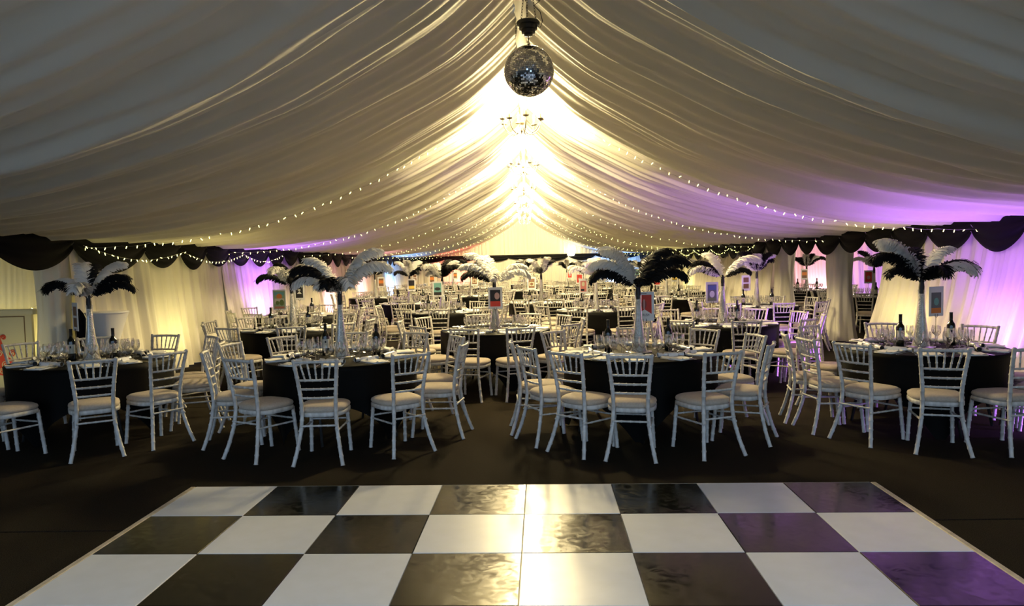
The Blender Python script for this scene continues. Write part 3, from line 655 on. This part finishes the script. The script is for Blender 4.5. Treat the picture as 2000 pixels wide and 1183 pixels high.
# ---------------------------------------------------------------- chandeliers
def make_chandelier():
    t = thing('chandelier', 'x', 'chandelier')
    mb = MB(); mb.lathe([(.004, .0), (.016, .01), (.022, .03), (.010, .05), (.012, .09), (.030, .12), (.034, .15), (.014, .18), (.010, .30), (.020, .34), (.008, .37), (.006, .62)], 14, (0, 0, .02)); part('stem', mb, M['white_metal'], t)
    mb = MB()
    for k in range(5):
        a = k * PI / 2; c_ = (0, 0, .66 + k * .03)
        mb.tube([(c_[0] + .010 * math.cos(b) * (1 if k % 2 else 0), .010 * math.cos(b) * (0 if k % 2 else 1), c_[2] + .02 * math.sin(b)) for b in np.linspace(0, 2 * PI, 9)], .003, 5)
    part('chain', mb, M['white_metal'], t)
    for k in range(8):
        a = 2 * PI * k / 8 + .2; R_ = .30 if k % 2 else .27; zc = .17 if k % 2 else .20
        pts = [(R_ * s_ * math.cos(a), R_ * s_ * math.sin(a), z_) for s_, z_ in ((.04, .15), (.12, .05), (.3, .0), (.52, -.005), (.76, .03), (.92, .085), (1.0, zc))]
        mb = MB(); mb.tube(pts, .0065, 6); arm = part('arm', mb, M['white_metal'], t)
        c_ = (R_ * math.cos(a), R_ * math.sin(a), zc)
        mb = MB(); mb.lathe([(.008, -.012), (.030, -.006), (.048, .006), (.044, .007), (.012, .002)], 14, c_); part('drip_cup', mb, M['white_metal'], arm)
        mb = MB(); mb.lathe([(.012, 0), (.012, .075), (.008, .078)], 10, c_); part('candle_tube', mb, M['candle'], arm)
        mb = MB(); mb.lathe([(.008, .078), (.017, .095), (.019, .110), (.013, .130), (.004, .152), (.001, .156)], 10, c_); part('flame_bulb', mb, M['flame_bulb'], arm)
    return t
ch0 = make_chandelier(); remember(ch0)
CY = [10.0, 14.5, 19.0, 23.6, 28.0, 32.8]
for i, yy in enumerate(CY):
    lb = ['cream metal candle chandelier nearest the mirror ball', 'second candle chandelier back from the mirror ball', 'third candle chandelier back from the mirror ball', 'fourth candle chandelier back along the ridge', 'fifth candle chandelier back along the ridge', 'candle chandelier hanging nearest the far gable'][i]
    if i == 0: c = ch0; c.location = (-.01, yy, 3.44); c['label'] = lb; c['group'] = 'candle chandeliers under the ridge'
    else: c = copy_thing(ch0, (-.01, yy, 3.44), i * .3, lb, 'candle chandeliers under the ridge')
    ld = bpy.data.lights.new('chandelier_glow', 'POINT'); ld.energy = CHANDELIER_W; ld.color = (1.0, .80, .40); ld.shadow_soft_size = .18
    lo = link('chandelier_glow', ld, c, (0, 0, .40))

# ---------------------------------------------------------------- mirror ball
bx_, by_, bz_, br_ = .06, 6.0, 3.235, .207
ball = thing('mirror_ball', 'large silver mirror ball hanging over the dance floor', 'mirror ball', (bx_, by_, bz_))
mb = MB(); mb.lathe([(br_ * .985 * math.sin(PI * i / 20) + .0005, -br_ * .985 * math.cos(PI * i / 20)) for i in range(21)], 32); part('core', mb, M['ball_core'], ball)
mb = MB(); rs = random.Random(3); rows = 44
for i in range(rows):
    p0, p1 = PI * (i + .06) / rows, PI * (i + .94) / rows; pm = (p0 + p1) / 2; n = max(4, int(round(2 * rows * math.sin(pm)))); off = rs.random()
    for j in range(n):
        a0, a1 = 2 * PI * (j + .06 + off) / n, 2 * PI * (j + .94 + off) / n; am = (a0 + a1) / 2
        nr = Vector((math.sin(pm) * math.cos(am), math.sin(pm) * math.sin(am), math.cos(pm)))
        q = [Vector((math.sin(p) * math.cos(a), math.sin(p) * math.sin(a), math.cos(p))) * br_ for p, a in ((p0, a0), (p1, a0), (p1, a1), (p0, a1))]
        ax = Vector((rs.gauss(0, 1), rs.gauss(0, 1), rs.gauss(0, 1))).normalized(); Rm = Matrix.Rotation(rs.gauss(0, .09), 3, ax); ce = nr * br_
        mb.poly([ce + Rm @ (v_ - ce) for v_ in q])
o = part('mirror_facets', mb, M['facet'], ball, False); o['kind'] = 'stuff'
mb = MB(); mb.lathe([(.004, br_ - .004), (.018, br_), (.012, br_ + .012), (.004, br_ + .014)], 12)
mb.tube([(.0, 0, br_ + .012), (.009, 0, br_ + .03), (.0, 0, br_ + .048), (-.009, 0, br_ + .03), (0, 0, br_ + .012)], .0022, 6); part('hanging_ring', mb, M['chain'], ball)
mo = thing('ball_motor', 'black stepped motor housing holding the mirror ball on chains', 'motor', (bx_, by_, 3.52))
mb = MB(); mb.lathe([(.018, 0), (.035, .004), (.037, .02), (.055, .024), (.058, .05), (.074, .054), (.077, .085), (.094, .09), (.096, .112), (.090, .120), (.001, .122)], 28); part('housing', mb, M['black_plastic'], mo, False)
mb = MB(); mb.tube([(0, 0, 0), (0, 0, -.05)], .004, 8); mb.tube([(0, 0, -.05), (.010, 0, -.06), (.008, 0, -.074), (-.006, 0, -.076), (-.010, 0, -.066)], .0022, 6); part('hook', mb, M['chain'], mo)
def chain(p, q, n):
    mb = MB(); p, q = Vector(p), Vector(q); dv = (q - p) / n; up = dv.normalized(); sx = up.orthogonal().normalized(); sy = up.cross(sx)
    for k in range(n):
        c_ = p + dv * (k + .5); w_ = sx if k % 2 else sy
        mb.tube([c_ + up * (dv.length * .66 * math.sin(b)) + w_ * (.007 * math.cos(b)) for b in np.linspace(0, 2 * PI, 9)], .0018, 5)
    return mb
for a in (.4, 2.5, 4.6): part('support_chain', chain((.075 * math.cos(a), .075 * math.sin(a), .115), (.01 * math.cos(a), .01 * math.sin(a), .58), 20), M['chain'], mo)
part('loose_chain', chain((-.098, -.02, .10), (-.104, -.02, .0), 5), M['chain'], mo)
mb = MB(); mb.tube([(.06, -.02, .08), (.10, -.03, .06), (.118, -.03, .11), (.10, -.02, .19), (.05, -.02, .24), (.10, -.01, .28), (.04, 0, .32), (-.02, .02, .29), (.02, .0, .45), (.0, 0, .6)], .0035, 6); part('power_cable', mb, M['black_plastic'], mo)

# ---------------------------------------------------------------- fairy lights
def fairy(path, lab, seed, spacing=.125):
    rs = random.Random(seed); path = [Vector(p) for p in path]
    t = thing('fairy_light_string', lab, 'fairy lights', path[0], 0, 'strings of warm fairy lights'); o0 = path[0]
    mb = MB(); mb.tube([p - o0 for p in path], .0022, 4); part('wire', mb, M['wire'], t)
    bl = MB(); acc = 0; nxt = .05
    for a, b in zip(path[:-1], path[1:]):
        L = (b - a).length
        while nxt <= acc + L:
            p = a.lerp(b, (nxt - acc) / L) - o0; d = Vector((rs.gauss(0, .5), rs.gauss(0, .5), -1)).normalized() if rs.random() < .85 else Vector((rs.gauss(0, 1), rs.gauss(0, 1), .3)).normalized()
            bl.tube([p, p + d * .012, p + d * .036], [.0040, .0062, .0042], 5)
            nxt += spacing * rs.uniform(.8, 1.2)
        acc += L
    o = part('bulbs', bl, M['fairy'], t); o['kind'] = 'stuff'
for ri, yy in enumerate(RAFTERS[2:-1] + [36.6]):
    for side in (-1, 1):
        for rep in range(1 if ri < 3 else 2):
            rs = random.Random(ri * 5 + side + rep * 50); pts = []
            for xx in np.linspace(.5 if ri else .55, 5.9, 40):
                pts.append((side * xx, yy + rep * .5 + .05 * math.sin(xx * 2.2 + ri), float(roof_z(xx)) - .06 - (.02 * abs(math.sin(xx * 7 + ri))) - .012 * rep))
            fairy(pts, f'warm fairy lights along the {ORD[ri]} lit rafter, {"left" if side < 0 else "right"} slope' + (', rear strand' if rep else ''), ri * 7 + side + rep, .135 if ri < 2 else .19)
def garland(pts, lab, seed):
    out = []
    for a, b in zip(pts[:-1], pts[1:]):
        for i in range(14): t = i / 14; s_ = Vector(a).lerp(Vector(b), t); s_.z -= .16 * math.sin(PI * t); out.append(s_)
    out.append(Vector(pts[-1])); fairy(out, lab, seed, .15)
garland([(-5.82, 9.3, 2.0), (-5.80, 12.0, 1.95), (-5.80, 14.6, 1.95), (-5.8, 17, 1.97)], 'fairy lights looped along the black swags behind the poseur table', 91)
garland([(5.82, 18.2, 2.0), (5.8, 20.4, 1.97), (5.8, 22.4, 1.97), (5.8, 24.6, 1.97), (5.8, 27, 2.0)], 'fairy lights looped along the black swags of the far side wall', 92)
garland([(6.6, 12.6, 2.02), (6.7, 14.0, 2.02)], 'short fairy light loop inside the side-room opening', 93)
garland([(-8.0, 9.5, 1.25), (-7.2, 9.5, 1.2), (-6.3, 9.5, 1.45)], 'fairy lights hanging on the drape above the red-motif board', 94)

# ---------------------------------------------------------------- board with the red scroll motif
bd = thing('bar_board', 'cream framed board with red scroll motif beside the wrapped post', 'board', (-7.1, 9.05, 0))
mb = MB(); mb.box((-.72, -.02, 0), (.72, .02, 1.16), bev=.006); part('panel', mb, M['board'], bd, False)
mb = MB(); mb.box((-.76, -.05, 1.12), (.76, .05, 1.19), bev=.012); part('top_rail', mb, M['board'], bd, False)
mb = MB(); mb.box((.62, -.0245, .08), (.632, -.019, 1.10)); mb.box((-.632, -.0245, .08), (-.62, -.019, 1.10)); mb.box((-.62, -.0245, 1.088), (.62, -.019, 1.10)); part('seam', mb, M['board_edge'], bd, False)
mb = MB(); cxm, czm = .28, .50; yy = -.0235; out = []
for i in range(40):
    a = 2 * PI * i / 40; r = .17 * (1 + .06 * math.sin(9 * a)); up_ = .20 * max(0, math.sin(a)) ** 6
    out.append((cxm + r * math.cos(a) * (1 - .45 * max(0, math.sin(a))), yy, czm + r * math.sin(a) + up_))
mb.poly(out[::-1]); mo_ = part('scroll_motif', mb, M['red_motif'], bd, False)
mb = MB()
for sx, sz, s0, flip in ((.07, -.03, .055, 1), (-.07, -.03, .055, -1), (.0, .12, .045, 1), (.02, -.11, .04, -1)):
    mb.tube([(cxm + sx + flip * s0 * (1 - b / 14) * math.cos(b), yy - .001, czm + sz + s0 * (1 - b / 14) * math.sin(b)) for b in np.linspace(0, 11, 26)], .006, 4)
part('scroll_line', mb, M['board'], mo_)
mb = MB()
for sx, sz, s0, flip in ((.17, .12, .05, 1), (.19, -.10, .05, 1), (.06, .33, .035, -1), (-.17, .12, .05, -1), (-.19, -.10, .05, -1)):
    mb.tube([(cxm + sx + flip * s0 * (1 - b / 14) * math.cos(b), yy - .001, czm + sz + s0 * (1 - b / 14) * math.sin(b)) for b in np.linspace(0, 11, 26)], .008, 4)
part('scroll_tendril', mb, M['red_motif'], mo_)

# ---------------------------------------------------------------- poseur table, black drape
ps = thing('poseur_table', 'tall white spandex-covered poseur table against the cream drape', 'table', (-5.55, 9.3, 0))
P = []
for i in range(26):
    h = i / 25; z = .01 + h * 1.10; r = .07 + .185 * abs(h - .34) ** 1.5 / .66 ** 1.5 if h > .34 else .07 + .13 * (1 - h / .34) ** 1.4
    P.append([(r * math.cos(a) * (1 + .02 * math.sin(4 * a)), r * math.sin(a) * (1 + .02 * math.sin(4 * a)), z) for a in np.linspace(0, 2 * PI, 36, endpoint=False)])
mb = MB(); mb.quad_grid(P, close_v=True); part('stretch_cover', mb, M['spandex'], ps)
mb = MB(); mb.lathe([(.245, 1.098), (.260, 1.104), (.262, 1.116), (.254, 1.122), (.001, 1.124)], 36); part('top_cap', mb, M['spandex'], ps)
P = []
for i in range(18):
    h = i / 17; z = .02 + h * 1.16; wd = .05 + .40 * (1 - h) ** .55
    P.append([(-5.80 + .03 * math.sin(j * 1.3 + 2 * h) + .004 * j, 8.98 + wd * j / 11, z) for j in range(12)])
mb = MB(); mb.quad_grid(P); tag(part('tied_drape', mb, M['black_swag'], None), 'black cloth swept aside between wrapped post and poseur table', 'drape')

# ---------------------------------------------------------------- fir trees, wall lamp
def fir(x, y, h, w, lab, lights, seed):
    rs = random.Random(seed); t = thing('fir_tree', lab, 'christmas tree', (x, y, 0), 0, 'christmas trees by the far gable')
    mb = MB(); mb.tube([(0, 0, .16), (0, 0, h * .6), (0, 0, h * .97)], [.04, .02, .005], 8); part('trunk', mb, M['bark'], t)
    mb = MB(); mb.lathe([(.13, 0), (.17, .26), (.165, .27), (.14, .26)], 16); part('pot', mb, M['pot'], t)
    mb = MB(); li = MB(); ba = MB()
    for k in range(210):
        f_ = (k + .5) / 210; z = h * (.16 + .83 * f_ ** .86); L = w / 2 * (1 - f_ ** .95) * rs.uniform(.72, 1.1) + .03; a = k * 2.39996 + rs.uniform(-.2, .2)
        dr = Vector((math.cos(a), math.sin(a), .12 + .35 * f_)); sd = Vector((-math.sin(a), math.cos(a), 0)); p0 = Vector((0, 0, z))
        n = int(8 + L * 40)
        for q in range(n):
            s_ = (q + .5) / n; p = p0 + dr * (L * s_) + Vector((0, 0, -.10 * L * s_ * s_ * 2))
            for sg in (-1, 1):
                tip = p + (dr * .6 + sd * sg * rs.uniform(.5, 1.1) + Vector((0, 0, rs.uniform(-.4, .5)))) * .055 * (1.15 - .4 * s_)
                wv = dr * .011; mb.poly([p - wv, p + wv, tip])
        tipp = p0 + dr * L
        if lights and k % 2 == 0: li.lathe([(.001, -.012), (.012, 0), (.001, .012)], 5, tipp)
        if k % 9 == 0: ba.lathe([(.001, -.034), (.024, -.024), (.034, 0), (.024, .024), (.001, .034)], 8, tipp + Vector((0, 0, -.04)))
    o = part('needles', mb, M['needle'], t, False); o['kind'] = 'stuff'
    o = part('baubles', ba, M['bauble'], t); o['kind'] = 'stuff'
    if lights: o = part('tree_lights', li, M['tree_light'], t); o['kind'] = 'stuff'
    mb = MB(); mb.tube([(0, 0, h * .95), (0, 0, h + .16)], [.008, .002], 5); part('leader', mb, M['needle'], t)
fir(.12, 34.4, 1.84, 1.35, 'dark green fir tree standing before the far gable drape', False, 1)
fir(3.75, 34.6, 1.72, 1.5, 'fir tree with cool white lights beside the blue-lit drape', True, 2)
sc = thing('wall_lamp', 'glowing cream wall lamp above the black valance on the gable', 'lamp', (2.35, YG - .22, 2.02))
mb = MB(); mb.box((-.06, .0, -.05), (.06, .10, .05)); part('bracket', mb, M['white_metal'], sc, False)
mb = MB(); mb.lathe([(.02, -.07), (.14, -.05), (.19, 0), (.16, .05), (.02, .07)], 18, (0, -.06, .03)); part('lamp_glass', mb, M['sconce'], sc)

# ---------------------------------------------------------------- coloured uplighters on the floor by the drapes
def uplight(x, y, aim, colr, watts, lab, z=.0, cone=75):
    t = thing('uplighter', lab, 'uplighter', (x, y, z), 0, 'coloured uplighters at the foot of the drapes')
    d = (Vector(aim) - Vector((x, y, z + .16))).normalized(); q = d.to_track_quat('Z', 'Y').to_matrix().to_4x4(); q.translation = Vector((0, 0, .16))
    b = MB(); b.lathe([(.055, -.11), (.075, -.09), (.078, .08), (.085, .085), (.085, .10), (.070, .10), (.068, .07)], 16); mb = MB(); mb.add(b, q); part('can', mb, M['black_plastic'], t)
    b = MB(); b.lathe([(.068, .075), (.001, .080)], 16); mb = MB(); mb.add(b, q); part('lens', mb, lamp_mat('led lens', colr, 3.0), t)
    mb = MB(); mb.tube([(-.10, 0, .17), (-.10, 0, .02), (0, 0, .008), (.10, 0, .02), (.10, 0, .17)], .008, 6); part('yoke', mb, M['black_plastic'], t)
    ld = bpy.data.lights.new('led_beam', 'SPOT'); ld.energy = watts; ld.color = colr; ld.spot_size = math.radians(cone); ld.spot_blend = .9; ld.shadow_soft_size = .06
    lo = link('led_beam', ld, t); lo.location = (d * .11) + Vector((0, 0, .16)); lo.rotation_euler = (-d).to_track_quat('Z', 'Y').to_euler()
AMB, PUR, PNKL, BLUL, REDL = (1.0, .86, .30), (.45, .16, 1.0), (1.0, .42, .56), (.20, .42, 1.0), (1.0, .16, .14)
uplight(-4.95, 11.6, (-6, 11.6, 1.7), AMB, 40, 'amber uplighter behind the poseur table', cone=140)
uplight(-6.35, 8.3, (-6.9, 9.05, .9), AMB, 9, 'amber uplighter in front of the red-motif board', cone=120)
uplight(-7.0, 9.3, (-6.75, 9.75, 1.6), AMB, 30, 'amber uplighter behind the red-motif board', cone=120)
uplight(-5.2, 15.4, (-5.75, 15.6, 2.0), PUR, 260, 'purple uplighter by the third-row drape', cone=125)
uplight(-5.2, 20.6, (-6, 21, 1.5), PNKL, 170, 'pink uplighter by the fifth-row drape', cone=130)
uplight(-5.2, 25.0, (-6, 25.3, 1.5), PNKL, 150, 'pink uplighter by the seventh-row drape', cone=130)
uplight(-5.2, 30.0, (-6, 31, 1.4), BLUL, 420, 'blue uplighter by the far end of the wall', cone=110)
uplight(-3.4, 36.0, (-3.5, 37, 1.4), REDL, 260, 'red uplighter under the gable drape', cone=100)
uplight(4.6, 35.7, (4.6, 37, 1.5), BLUL, 480, 'blue uplighter behind the lit fir tree', cone=100)
uplight(5.2, 25.6, (6, 25.9, 1.5), AMB, 60, 'amber uplighter by the far side wall', cone=120)
uplight(4.9, 10.9, (6, 11.0, 1.5), AMB, 40, 'amber uplighter by the swept drape edge', cone=120)
uplight(5.0, 8.35, (5.45, 8.6, 2.1), PUR, 190, 'purple uplighter behind the front table', cone=130)
uplight(5.2, 6.3, (3.9, 7.3, .1), PUR, 60, 'purple uplighter tilted at the front table', cone=100)
uplight(4.75, 9.0, (3.7, 10.6, .6), PUR, 400, 'purple uplighter turned towards the second row', cone=100)
uplight(9.2, 21.7, (9.3, 22.6, 1.4), PNKL, 150, 'pink uplighter in the side room', cone=130)
uplight(11.2, 20.5, (11, 22.6, 1.3), PUR, 160, 'purple uplighter in the side-room corner', cone=110)
ld = bpy.data.lights.new('side_room_fill', 'POINT'); ld.energy = 110; ld.color = (1.0, .82, .6); ld.shadow_soft_size = .2
added_pend = thing('added_pendant_lamp', 'added round globe light brightening the side room', 'lamp', (9.2, 17.6, 2.12))  # unseen pendant, added only to brighten the side room
mb = MB(); mb.lathe([(.001, -.14), (.10, -.10), (.14, 0), (.10, .10), (.03, .14)], 18); part('globe', mb, M['sconce'], added_pend)
mb = MB(); mb.tube([(0, 0, .12), (0, 0, .32)], .006, 6); part('flex', mb, M['black_plastic'], added_pend); link('side_room_fill', ld, added_pend, (0, 0, -.22))
